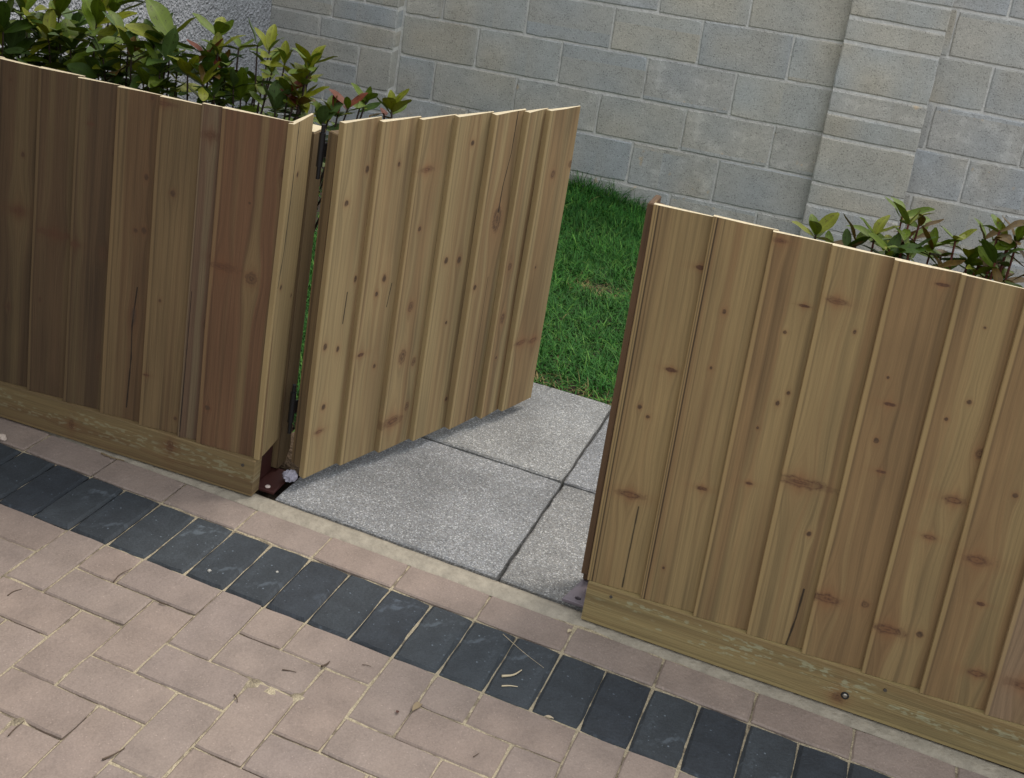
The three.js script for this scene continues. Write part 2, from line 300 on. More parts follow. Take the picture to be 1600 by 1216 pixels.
// herringbone blocks, edging courses
const G = 0.1, JT = 0.0035;
{
  const pav = structure(group('block_paving'), 'tan concrete block paving laid in a herringbone pattern');
  const long = [0, 1, 2, 3, 4, 5].map(k => tablet(0.2 - JT, 0.1 - JT, 0.06, 0.0032, 0.0008, 5, 3, 0.4, 400 + k));
  const half = [0, 1, 2].map(k => tablet(0.1 - JT, 0.1 - JT, 0.06, 0.0032, 0.0008, 3, 3, 0.4, 420 + k));
  reseed(77);
  const put = (gs, x, z, turn) => {
    const m = mesh('paving_block', gs[Math.floor(rnd() * gs.length)], tanMats[Math.floor(rnd() * 4)], pav);
    m.position.set(x + rr(-0.0008, 0.0008), rr(-0.0012, 0.0012), z + rr(-0.0008, 0.0008));
    m.rotation.set(rr(-0.006, 0.006), (turn ? Math.PI / 2 : 0) + (rnd() < 0.5 ? Math.PI : 0) + rr(-0.006, 0.006), rr(-0.006, 0.006));
  };
  const X0 = -9, X1 = 28, Z1 = 12;
  for (let r = 1; r < Z1; r++) for (let m = -12; m < 14; m++) {
    const hx = 7 - r + 4 * m; if (r >= 2 && hx >= X0 && hx + 2 <= X1) put(long, (hx + 1) * G, (r + 0.5) * G, false);
    const vx = 9 - r + 4 * m; if (vx < X0 || vx + 1 > X1) continue;
    if (r >= 2) put(long, (vx + 0.5) * G, (r + 1) * G, true); else put(half, (vx + 0.5) * G, 2.5 * G, false);
  }
  const ch = structure(group('charcoal_edging_course'), 'row of charcoal blocks set side by side along the paving edge');
  const cg = [0, 1, 2, 3, 4].map(k => tablet(0.1 - 0.0025, 0.2 - 0.0025, 0.06, 0.0065, 0.0009, 3, 5, 0.4, 440 + k));
  for (let k = -9; k < 28; k++) {
    const m = mesh('charcoal_block', cg[Math.floor(rnd() * 5)], charMats[Math.floor(rnd() * 3)], ch);
    m.position.set((k + 0.5) * G + rr(-0.001, 0.001), rr(-0.001, 0.001), 0.1); m.rotation.set(rr(-0.005, 0.005), (rnd() < 0.5 ? Math.PI : 0) + rr(-0.008, 0.008), rr(-0.008, 0.008));
  }
  const st = structure(group('tan_edging_course'), 'row of tan blocks laid end to end under the fence');
  for (let k = -10; k < 28; k += 2) {
    const m = mesh('paving_block', long[Math.floor(rnd() * 6)], tanMats[Math.floor(rnd() * 4)], st);
    m.position.set((k + 1) * G, rr(-0.001, 0.001), -0.05); m.rotation.set(rr(-0.006, 0.006), (rnd() < 0.5 ? Math.PI : 0) + rr(-0.004, 0.004), rr(-0.004, 0.004));
  }
}
// concrete haunching strip behind the tan course
{
  const nx = 220, nz = 6, g = new THREE.PlaneGeometry(3.9, 0.06, nx, nz).rotateX(-Math.PI / 2), p = g.attributes.position, uv = [];
  for (let i = 0; i < p.count; i++) {
    let x = p.getX(i) + 0.95, z = p.getZ(i) - 0.130;
    const e = Math.abs(p.getZ(i)) / 0.03, edge = e > 0.95 ? 1 : 0;
    if (p.getZ(i) < 0 && edge) z += 0.006 * (fbm(x * 14, 1, 211, 0, 3) - 0.5);
    if (p.getZ(i) > 0 && edge) z += 0.012 * (fbm(x * 10, 2, 213, 0, 3) - 0.35);
    p.setXYZ(i, x, (edge ? (p.getZ(i) > 0 ? -0.0035 : -0.028) : 0.0005 + 0.0035 * (fbm(x * 20, z * 30, 215, 0, 3) - 0.5)), z); uv.push(x / 0.3, z / 0.3);
  }
  g.setAttribute('uv', new THREE.Float32BufferAttribute(uv, 2)); g.computeVertexNormals();
  const smear = texture(512, 512, (i, j) => { const l = 0.30 * (0.7 + 0.5 * fbm(i / 26, j / 26, 221, 0, 5) + 0.16 * vn(i / 2, j / 2, 223)); return [l * 1.03, l * 0.935, l * 0.76]; });
  structure(mesh('concrete_haunching', g, std([1, 1, 1], { map: smear, roughness: 0.95, ...bump(256, (i, j) => fbm(i / 8, j / 8, 225, 0, 4), 0.003) })), 'rough mortar strip between tan blocks and path slabs');
}
// garden path of aggregate slabs
{
  const path = structure(group('garden_path'), 'path of speckled grey aggregate slabs through the gateway');
  const J = 0.008, Z = [-0.158, -0.645, -1.160], XA = [0.604, 1.19], XB = [1.19, 1.78];
  let k = 0;
  for (let r = 0; r < 2; r++) for (const [a, b] of [XA, XB]) {
    const m = mesh('path_slab', tablet(b - a - J, Z[r] - Z[r + 1] - J, 0.05, 0.0045, 0.0016, 14, 12, 0.6, 460 + k), slabMats[[0, 3, 2, 1][k]], path);
    m.position.set((a + b) / 2 - (r ? 0.006 : 0), 0.002 + [0, 0.002, 0.001, 0.003][k], (Z[r] + Z[r + 1]) / 2); m.rotation.y = [0.004, 0.008, 0.012, 0.006][k]; k++;
  }
}
// soil / lawn sheet and grass
const WALL_YAW = THREE.MathUtils.degToRad(7), WALL_P = new THREE.Vector3(0.7, 0, -3.3);
const dip = (x, z) => -0.085 * sst(0.45, 1.0, x) * sst(-2.5, -3.3, z);
const wallZ = x => WALL_P.z - (x - WALL_P.x) * Math.tan(WALL_YAW);
{
  const g = new THREE.PlaneGeometry(4.6, 3.8, 60, 50).rotateX(-Math.PI / 2).translate(0.95, 0, -1.98), p = g.attributes.position, uv = [];
  for (let i = 0; i < p.count; i++) { const x = p.getX(i), z = p.getZ(i); const onPath = x > 0.5 && x < 1.9 && z > -1.2; p.setY(i, (onPath || z > -0.3 ? -0.062 : -0.012) + dip(x, z) + 0.02 * (fbm(x * 3, z * 3, 231, 0, 3) - 0.5)); uv.push(x / 0.5, z / 0.5); }
  g.setAttribute('uv', new THREE.Float32BufferAttribute(uv, 2)); g.computeVertexNormals();
  structure(mesh('lawn_soil', g, soilMat), 'dark earth under the lawn and shrubs');

  // blades: three curved shapes, tens of thousands of copies as one mass
  const blade = (bend, wd) => {
    const v = [], id = [], S = 4;
    for (let k = 0; k <= S; k++) { const t = k / S, w = wd * (1 - t * t * 0.96) * (0.75 + 0.5 * Math.sin(t * 2.4)), z = bend * t * t, y = t * (1 - 0.28 * bend * t); v.push(-w, y, z + w * 0.3, w, y, z + w * 0.3); if (k < S) { const a = k * 2; id.push(a, a + 1, a + 3, a, a + 3, a + 2); } }
    const g = new THREE.BufferGeometry(); g.setAttribute('position', new THREE.Float32BufferAttribute(v, 3)); g.setIndex(id); g.computeVertexNormals(); return g;
  };
  const lawn = group('lawn_grass'); lawn.userData = { kind: 'stuff', label: 'deep green lawn grass with a dry patch between path and block wall', category: 'grass' };
  const gm = std([0.85, 0.82, 0.7], { roughness: 0.75, side: THREE.DoubleSide });
  const M = new THREE.Matrix4(), Q = new THREE.Quaternion(), E = new THREE.Euler(), C = new THREE.Color();
  const dry = [[0.865, -2.06, 0.16, 0.09], [0.46, -2.0, 0.2, 0.06], [1.05, -1.2, 0.4, 0.035], [0.7, -1.19, 0.4, 0.04]];
  reseed(909);
  [[0.25, 0.028], [0.7, 0.034], [1.1, 0.03]].forEach(([bend, wd], vi) => {
    const N = 30000, im = new THREE.InstancedMesh(blade(bend, wd), gm, N); im.name = 'grass_blades'; im.castShadow = im.receiveShadow = true; im.userData = { kind: 'stuff' };
    let n = 0, guard = 0;
    while (n < N && guard++ < N * 6) {
      const dense = rnd() < 0.82, x = dense ? rr(-0.25, 1.55) : rr(-1.1, 3.0), z = rr(-3.62, -0.5);
      if (z < wallZ(x) + 0.01) continue;
      if (x > 0.58 && x < 1.81 && z > -1.172 + 0.012 * Math.sin(x * 40)) continue;
      if (z > -0.85 && (x < -0.1 || x > 1.78)) { if (rnd() < 0.6) continue; }
      let d = 0; for (const [dx, dz, ra, rb] of dry) d = Math.max(d, 1 - Math.hypot((x - dx) / ra, (z - dz) / rb));
      d = sst(0, 0.7, d + 0.35 * (fbm(x * 22, z * 22, 241, 0, 3) - 0.5)) * (d > -0.3 ? 1 : 0);
      if (rnd() < d * 0.2) continue;
      const clump = fbm(x * 7, z * 7, 243, 0, 3), near = z - wallZ(x) < 0.12;
      let h = (0.035 + 0.05 * clump) * rr(0.6, 1.25) * (1 - 0.5 * d); if (near) h *= rr(1.0, 2.2) * (1 - 0.4 * sst(0.6, 1.1, x));
      const lean = rr(0, 0.75) + 0.3 * d;
      E.set(lean, rnd() * 6.283, 0, 'YXZ'); Q.setFromEuler(E);
      const wsc = h * rr(0.8, 1.25) * (0.05 / h);
      M.compose(new THREE.Vector3(x, -0.012 + dip(x, z), z), Q, new THREE.Vector3(wsc, h, h)); im.setMatrixAt(n, M);
      const t = rnd(), b = 0.75 + 0.5 * clump; 
      let c = t < 0.12 ? [0.11, 0.27, 0.035] : t < 0.36 ? [0.042, 0.195, 0.014] : [0.016, 0.125, 0.007];
      if (rnd() < d * 0.62) c = rnd() < 0.5 ? [0.26, 0.21, 0.09] : [0.15, 0.15, 0.05];
      const k = b * rr(0.8, 1.25); im.setColorAt(n, C.setRGB(c[0] * k, c[1] * k, c[2] * k)); n++;
    }
    im.count = n; lawn.add(im);
  });
}

// ---------------------------------------------------------------- garden wall of concrete blocks with two piers
{
  const wall = tag(group('block_wall', [WALL_P.x, 0, WALL_P.z], WALL_YAW), 'grey concrete block garden wall with projecting piers behind the lawn', 'wall');
  const bedY = (j, s) => 0.066 + j * (0.2035 + 0.0052 * (s + 0.3)) + (j < 0 ? 0 : 0);
  const cache = {};
  const blk = (s0, s1, y0, y1, off, depth, mi, tilt = 0) => {
    const w = s1 - s0 - 0.009, h = y1 - y0 - 0.010, key = [w.toFixed(2), h.toFixed(2), Math.floor(rnd() * 3)].join();
    const g = cache[key] || (cache[key] = tablet(w, h, depth, 0.0045, 0.0014, 6, 4, 0.8, 500 + Object.keys(cache).length).rotateX(Math.PI / 2));
    const m = mesh('concrete_block', g, blockMats[mi ?? Math.floor(rnd() * blockMats.length)], wall);
    m.position.set((s0 + s1) / 2, (y0 + y1) / 2, off + rr(-0.0012, 0.0012)); m.rotation.z = tilt + (rnd() < 0.5 ? Math.PI : 0); return m;
  };
  reseed(1313);
  const P0 = -1.27, R0 = 0.738, R1 = 1.157, L = 0.405;
  for (let j = -1; j < 9; j++) {
    const st = ((j % 2) + 2) % 2 ? 0.131 : 0.32;
    for (let k = -5; k < 2; k++) {
      const a = Math.max(st + L * k, P0 + 0.002), e = st + L * (k + 1), b = e > R0 - 0.06 ? R0 + 0.03 : e; if (b - a < 0.06) continue;
      const mid = (a + b) / 2, low = j < 2 && a > 0.1;
      blk(a, b, bedY(j, mid), bedY(j + 1, mid), 0, 0.1, low && rnd() < 0.7 ? 4 : undefined, Math.atan((j + 0.5) * 0.0052));
    }
    const st2 = ((j % 2) + 2) % 2 ? 1.395 : 1.60;
    for (let k = -2; k < 4; k++) {
      const a = Math.max(st2 + L * k, R1 - 0.03), b = st2 + L * (k + 1); if (b - a < 0.04) continue;
      blk(a, b, bedY(j, 1.4), bedY(j + 1, 1.4), -0.06, 0.1, rnd() < 0.3 ? 5 : undefined);
    }
  }
  // right pier: full blocks alternating with pairs of thin courses
  const pb = [-0.15, -0.045, 0.06, 0.164, 0.27, 0.486, 0.597, 0.703, 0.917, 1.03, 1.135, 1.345, 1.455, 1.56, 1.77];
  for (let k = 0; k + 1 < pb.length; k++) blk(R0, R1, pb[k], pb[k + 1], 0.05, 0.16, [2, 3, 4, 2][k % 4]);
  // left pier against the house
  const lp = (s0, s1, y0, y1) => blk(s0, s1, y0, y1, 0.08, 0.18, [0, 1, 3][Math.floor(rnd() * 3)]);
  for (let b = -1; b < 5; b++) {
    const y = 0.282 + 0.4095 * b;
    lp(-1.93, -1.445, y, y + 0.103); lp(-1.93, -1.445, y + 0.103, y + 0.205); lp(-1.445, -1.272, y, y + 0.205);
    lp(-1.93, -1.654, y + 0.205, y + 0.308); lp(-1.654, -1.272, y + 0.205, y + 0.308); lp(-1.93, -1.60, y + 0.308, y + 0.4095); lp(-1.60, -1.272, y + 0.308, y + 0.4095);
  }
  const mor = (x0, x1, z) => mesh('mortar', boxUV(box(x0, x1, -0.16, 1.78, z - 0.09, z), 'y', [0.4, 0.4]), mortarMat, wall);
  mor(P0 - 0.01, R0 + 0.01, -0.0075); mor(R1 - 0.03, 3.0, -0.0675); mor(R0 + 0.007, R1 - 0.007, 0.0435); mor(-1.926, P0 - 0.008, 0.0735);
}
// house wall at the left: rough-cast render, its unseen run past the fence and the porch are added to shade it
{
  const h = tag(group('house_wall', [-1.185, 0, 0]), 'side wall of the house in rough grey pebbledash render', 'house');
  mesh('wall', boxUV(box(-0.3, 0, -0.1, 2.9, -3.12, 3.6, 0.01), 'y', [0.9, 0.9]), renderMat, h);
  mesh('plinth', boxUV(box(0, 0.012, -0.1, 0.12, -3.0, 3.6, 0.004), 'y', [0.9, 0.9]), mortarMat, h);
  mesh('added_shade_wall', boxUV(box(0.0, 0.925, -0.1, 2.55, 0.03, 2.2, 0.01), 'y', [0.9, 0.9]), std([0.16, 0.115, 0.09]), h);  // unseen porch block, added to darken the left end of the fence
  mesh('added_shade_roof', box(-0.1, 0.99, 2.55, 2.68, -0.05, 2.4, 0.01), std([0.08, 0.08, 0.085]), h);  // unseen porch roof, added over it to block sky light
  mesh('roof_overhang', box(-0.6, 0.35, 2.9, 3.0, -3.4, 3.9, 0.01), std([0.08, 0.08, 0.085]), h);
}

// ================================================================ FENCES AND GATE
const blackSteel = std([0.02, 0.02, 0.022], { roughness: 0.45, metalness: 0.6 });
const maroonSteel = std([0.05, 0.014, 0.012], { roughness: 0.5, metalness: 0.3 });
const greyPurple = std([0.19, 0.165, 0.19], { roughness: 0.5, metalness: 0.25 });
const screwMat = std([0.45, 0.43, 0.38], { roughness: 0.35, metalness: 0.9 });

function gravelBoard(parent, x0, x1, map) {
  const g = boxUV(box(x0, x1, 0.004, 0.1, -0.036, 0, 0.0025), 'x', [0.096, x1 - x0], [-0.004 / 0.096, -x0 / (x1 - x0)]);
  return mesh('gravel_board', g, wood(map, { bumpScale: 0.0015 }), parent);
}
function boards(parent, edges, tops, y0, lean, specs, t0, t1, z, s0, name = 'fence_board') {
  for (let k = 0; k + 1 < edges.length; k++) {
    const w = edges[k + 1] - edges[k] + 0.009;
    const m = mesh(name, featherBoard(w, tops[k] - y0, t0 * (0.88 + 0.24 * h2(k, s0, 5)), t1, 0.004, lean, s0 + k), wood(board(s0 + k, specs[k] || {})), parent);
    m.position.set(edges[k], y0, z);
  }
}
// weathered green flecks of preservative on the gravel boards (uv turned: u = height, v = length)
const salt = (amt) => (u, v, c, s) => {
  const q = sst(0.54, 0.66, fbm(v * 110, u * 22, s + 31, 0, 3)) * sst(0.42, 0.60, fbm(v * 14, u * 6, s + 33, 0, 3)) * sst(0.28, 0.42, u) * (1 - sst(0.82, 0.92, u)) * amt;
  return [0, 1, 2].map(k => lerp(c[k], [0.36, 0.38, 0.25][k], q * 0.7));
};
// ---- left fence
{
  const f = tag(group('wooden_fence', [-0.147, 0, -0.083], 0.0615), 'darker brown close-board fence with end post beside the gate hinges', 'fence');
  const e = [0.07, 0.177, 0.282, 0.393, 0.499, 0.551, 0.709], tp = [0.929, 0.927, 0.928, 0.929, 0.934, 0.936];
  const ed = [], tops = []; for (let k = 9; k > 0; k--) { ed.push(0.07 - 0.112 * k); tops.push(0.928 + 0.003 * ((k * 7) % 3 - 1)); }
  const DARK = { sap: [0.126, 0.087, 0.041], heart: [0.096, 0.059, 0.029] };  // boards nearest the house: own darker brown plus shade put into the colour
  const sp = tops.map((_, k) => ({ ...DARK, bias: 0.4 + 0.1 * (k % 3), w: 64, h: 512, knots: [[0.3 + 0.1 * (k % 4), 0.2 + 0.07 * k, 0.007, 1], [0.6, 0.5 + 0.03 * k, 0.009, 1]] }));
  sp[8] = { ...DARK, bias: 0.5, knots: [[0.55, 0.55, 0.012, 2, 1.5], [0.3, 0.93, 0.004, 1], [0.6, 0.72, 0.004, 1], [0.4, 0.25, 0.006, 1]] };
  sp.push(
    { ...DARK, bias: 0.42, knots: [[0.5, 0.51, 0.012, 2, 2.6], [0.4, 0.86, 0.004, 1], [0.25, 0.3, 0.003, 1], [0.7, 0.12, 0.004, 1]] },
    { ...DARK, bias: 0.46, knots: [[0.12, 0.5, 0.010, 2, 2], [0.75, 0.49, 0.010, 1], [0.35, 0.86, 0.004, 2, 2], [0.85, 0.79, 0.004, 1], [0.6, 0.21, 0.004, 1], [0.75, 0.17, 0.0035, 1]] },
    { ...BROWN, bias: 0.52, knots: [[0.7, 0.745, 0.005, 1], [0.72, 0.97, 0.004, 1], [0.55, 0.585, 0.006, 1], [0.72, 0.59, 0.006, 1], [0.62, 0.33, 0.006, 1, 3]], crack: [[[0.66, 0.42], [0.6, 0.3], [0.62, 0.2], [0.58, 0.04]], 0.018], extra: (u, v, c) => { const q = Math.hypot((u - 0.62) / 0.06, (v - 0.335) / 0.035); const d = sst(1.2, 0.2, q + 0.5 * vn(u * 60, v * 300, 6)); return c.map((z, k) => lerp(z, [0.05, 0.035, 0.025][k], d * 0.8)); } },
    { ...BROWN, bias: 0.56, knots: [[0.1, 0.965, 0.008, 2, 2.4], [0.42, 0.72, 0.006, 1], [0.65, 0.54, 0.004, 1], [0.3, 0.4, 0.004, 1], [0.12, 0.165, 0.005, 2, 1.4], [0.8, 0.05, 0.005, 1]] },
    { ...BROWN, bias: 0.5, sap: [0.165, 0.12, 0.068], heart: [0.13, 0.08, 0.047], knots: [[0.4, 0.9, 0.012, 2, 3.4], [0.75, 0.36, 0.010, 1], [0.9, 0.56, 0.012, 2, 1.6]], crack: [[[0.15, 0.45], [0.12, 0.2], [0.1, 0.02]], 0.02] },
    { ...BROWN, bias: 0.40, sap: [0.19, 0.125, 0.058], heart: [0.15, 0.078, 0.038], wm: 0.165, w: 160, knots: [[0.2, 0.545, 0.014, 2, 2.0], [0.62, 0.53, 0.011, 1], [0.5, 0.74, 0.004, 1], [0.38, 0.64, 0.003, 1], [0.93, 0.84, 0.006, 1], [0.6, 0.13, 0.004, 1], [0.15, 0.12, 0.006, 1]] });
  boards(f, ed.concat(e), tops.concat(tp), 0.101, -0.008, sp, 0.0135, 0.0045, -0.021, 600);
  const gb = gravelBoard(f, -0.93, 0.712, board(640, { w: 64, h: 1536, wm: 0.096, hm: 1.64, noEnd: true, sap: [0.20, 0.145, 0.066], heart: [0.16, 0.105, 0.048], bias: 0.5, knots: [[0.68, 0.862, 0.015, 2, 1.0], [0.42, 0.693, 0.007, 2, 1.2], [0.8, 0.3, 0.008, 1]], extra: salt(0.45) }));
  for (const [x, y] of [[0.682, 0.082]]) { const s = mesh('screw', new THREE.CylinderGeometry(0.004, 0.004, 0.003, 12).rotateX(Math.PI / 2).translate(x, y, 0.0006), std([0.06, 0.05, 0.04]), gb); }
  // end (return) board facing the gateway
  const rb = mesh('end_board', featherBoard(0.118, 0.833, 0.013, 0.006, 0.001, 0, 651), wood(board(651, { ...PALE, bias: 0.62, knots: [[0.25, 0.515, 0.006, 1], [0.45, 0.83, 0.004, 1], [0.85, 0.46, 0.004, 1, 2]], crack: [[[0.28, 1.0], [0.26, 0.8], [0.2, 0.62], [0.1, 0.52]], 0.022] })), f);
  rb.rotation.y = Math.PI / 2; rb.position.set(0.703, 0.101, -0.0085);
  rb.scale.x = 1;
  const post = mesh('post', boxUV(box(0.655, 0.713, 0.012, 0.888, -0.192, -0.131, 0.003), 'y', [0.125, 0.9], [0.2, 0]), genericBrown, f);
  mesh('post_top', box(0.6565, 0.7115, 0.888, 0.8905, -0.1905, -0.1325, 0.0008), std([0.6, 0.51, 0.34]), f);
  for (const y of [0.22, 0.72]) mesh('rail', boxUV(box(-0.93, 0.60, y, y + 0.07, -0.062, -0.0225, 0.002), 'x', [0.125, 0.9]), genericBrown, f);
  mesh('inner_post', boxUV(box(0.612, 0.699, 0.101, 0.85, -0.104, -0.024, 0.003), 'y', [0.125, 0.9], [0.5, 0.1]), genericBrown, f);
  // steel shoe under the end of the fence
  const sh = mesh('post_shoe', box(0.62, 0.7, 0.012, 0.16, -0.118, -0.037, 0.002), maroonSteel, f);
  const pl = mesh('base_plate', box(0.60, 0.752, 0.003, 0.0105, -0.142, -0.0365, 0.001), maroonSteel, f);
  mesh('bolt', new THREE.SphereGeometry(0.007, 12, 6, 0, 6.283, 0, 1.57).scale(1, 0.5, 1).translate(0.728, 0.0105, -0.052), std([0.5, 0.42, 0.38], { roughness: 0.5 }), pl);
}
// ---- right fence
{
  const f = tag(group('wooden_fence', [1.404, 0, -0.119], 0.0228), 'pale tan close-board fence on the latch side of the gateway', 'fence');
  const ed = [-0.004, 0.115, 0.232, 0.346, 0.461, 0.582, 0.697, 0.823, 0.94, 1.057, 1.174, 1.29, 1.407, 1.52];
  const tops = [0.962, 0.967, 0.966, 0.968, 0.969, 0.971, 0.975, 0.975, 0.976, 0.977, 0.978, 0.979, 0.98];
  const T = { sap: [0.292, 0.208, 0.094], heart: [0.240, 0.152, 0.068] };
  const sp = [
    { ...T, bias: 0.52, grooves: [[0.06, 0.012, 0.55], [0.1, 0.014, 0.75], [0.16, 0.012, 0.45]], knots: [[0.35, 0.95, 0.004, 1], [0.5, 0.83, 0.003, 1], [0.35, 0.72, 0.004, 1], [0.72, 0.6, 0.006, 2, 1.4], [0.88, 0.86, 0.006, 2, 1.2], [0.5, 0.47, 0.003, 1], [0.45, 0.26, 0.012, 2, 2.4], [0.75, 0.27, 0.004, 1], [0.35, 0.49, 0.004, 1]], crack: [[[0.62, 0.235], [0.6, 0.01]], 0.014] },
    { ...T, bias: 0.55, grooves: [[0.05, 0.012, 0.6], [0.09, 0.013, 0.8], [0.20, 0.012, 0.35]], knots: [[0.6, 0.86, 0.004, 2, 2], [0.45, 0.77, 0.003, 1], [0.42, 0.63, 0.0035, 1], [0.6, 0.52, 0.004, 1], [0.8, 0.5, 0.004, 1], [0.65, 0.33, 0.008, 2, 1.8], [0.62, 0.27, 0.003, 1], [0.3, 0.1, 0.003, 1]] },
    { ...T, bias: 0.50, knots: [[0.15, 0.965, 0.007, 2, 1.8], [0.5, 0.76, 0.004, 1], [0.7, 0.83, 0.004, 2, 3], [0.62, 0.59, 0.0035, 1], [0.45, 0.38, 0.005, 2, 1.5], [0.5, 0.22, 0.004, 1], [0.75, 0.62, 0.003, 1], [0.4, 0.52, 0.003, 1]] },
    { ...T, bias: 0.56, knots: [[0.25, 0.86, 0.011, 2, 2.4], [0.3, 0.42, 0.014, 2, 2.8], [0.62, 0.72, 0.004, 2, 2], [0.6, 0.8, 0.003, 1], [0.62, 0.3, 0.004, 1], [0.7, 0.13, 0.003, 1]], crack: [[[0.74, 0.16], [0.72, 0.08], [0.66, 0.0]], 0.02] },
    { ...T, bias: 0.48, knots: [[0.7, 0.95, 0.005, 2, 2], [0.3, 0.72, 0.003, 1], [0.4, 0.66, 0.006, 2, 2], [0.35, 0.57, 0.005, 1], [0.5, 0.5, 0.005, 2, 2], [0.2, 0.16, 0.018, 2, 1.8], [0.75, 0.17, 0.008, 1], [0.3, 0.33, 0.003, 1]] },
    { ...T, bias: 0.5, knots: [[0.5, 0.88, 0.003, 1], [0.55, 0.71, 0.005, 1], [0.3, 0.66, 0.004, 1], [0.7, 0.48, 0.010, 2, 1.2], [0.88, 0.6, 0.008, 1, 1.6], [0.25, 0.13, 0.014, 2, 2.2], [0.72, 0.14, 0.008, 1], [0.5, 0.38, 0.006, 2, 1.6]] },
    { ...T, bias: 0.47, knots: [[0.4, 0.77, 0.004, 1], [0.55, 0.53, 0.005, 1], [0.3, 0.36, 0.009, 2, 2], [0.5, 0.26, 0.006, 2, 1.5], [0.7, 0.09, 0.008, 2, 2]] },
    { ...T, bias: 0.45, heart: [0.25, 0.17, 0.10], knots: [[0.5, 0.6, 0.006, 1], [0.4, 0.43, 0.011, 2, 1.8], [0.55, 0.3, 0.006, 2, 1.5], [0.45, 0.1, 0.016, 2, 2.2]] }];
  for (let k = 8; k < 13; k++) sp[k] = { ...T, w: 64, h: 512, bias: 0.45 + 0.04 * (k % 3), knots: [[0.4, 0.1 * (k - 5), 0.008, 2, 1.6], [0.7, 0.75, 0.006, 1]] };
  boards(f, ed, tops, 0.101, -0.011, sp, 0.0145, 0.0045, -0.021, 700);
  const gb = gravelBoard(f, 0, 1.53, board(740, { w: 64, h: 1536, wm: 0.096, hm: 1.53, noEnd: true, sap: [0.285, 0.22, 0.098], heart: [0.235, 0.165, 0.07], bias: 0.55, knots: [[0.28, 0.36, 0.012, 2, 0.8]], extra: salt(0.75) }));
  mesh('bolt', new THREE.TorusGeometry(0.0065, 0.002, 6, 16).translate(0.564, 0.040, 0.0005), std([0.03, 0.03, 0.03], { metalness: 0.5 }), gb);
  mesh('bolt', new THREE.SphereGeometry(0.0055, 12, 8).scale(1, 1, 0.5).translate(0.564, 0.040, 0.0005), screwMat, gb);
  for (const [x, y] of [[0.055, 0.083], [0.635, 0.083]]) mesh('screw', new THREE.CylinderGeometry(0.0035, 0.0035, 0.003, 10).rotateX(Math.PI / 2).translate(x, y, 0.0004), std([0.07, 0.06, 0.05]), gb);
  // end board facing the gateway, its front edge shows left of the first board; gate stop behind it
  const eb = mesh('end_board', boxUV(box(-0.020, -0.0075, 0.104, 0.960, -0.085, -0.014, 0.0025), 'y', [0.125, 0.9], [0.3, 0]), rustWood, f);
  eb.rotation.z = 0.010;
  const gs = mesh('gate_stop', boxUV(box(-0.034, -0.006, 0.016, 0.925, -0.152, -0.124, 0.004), 'y', [0.125, 0.9], [0.6, 0.1]), rustWood, f); gs.rotation.z = 0.010;
  mesh('post', boxUV(box(-0.005, 0.030, 0.0, 0.935, -0.112, -0.066, 0.003), 'y', [0.125, 0.9], [0.1, 0.1]), genericPale, f).rotation.z = 0.010;
  for (const y of [0.22, 0.74]) mesh('rail', boxUV(box(0.075, 1.52, y, y + 0.07, -0.062, -0.0225, 0.002), 'x', [0.125, 0.9]), genericPale, f);
  // steel base plate with a bolt hole
  const sh = new THREE.Shape(); sh.moveTo(-0.055, 0); sh.lineTo(0.04, 0); sh.lineTo(0.04, 0.12); sh.lineTo(-0.028, 0.12); sh.closePath();
  const ho = new THREE.Path(); ho.absellipse(-0.024, 0.018, 0.008, 0.007, 0, Math.PI * 2); sh.holes.push(ho);
  mesh('base_plate', new THREE.ExtrudeGeometry(sh, { depth: 0.006, bevelEnabled: true, bevelThickness: 0.0008, bevelSize: 0.0008, bevelSegments: 1 }).rotateX(-Math.PI / 2).translate(0, 0.0075, -0.037), greyPurple, f);
}
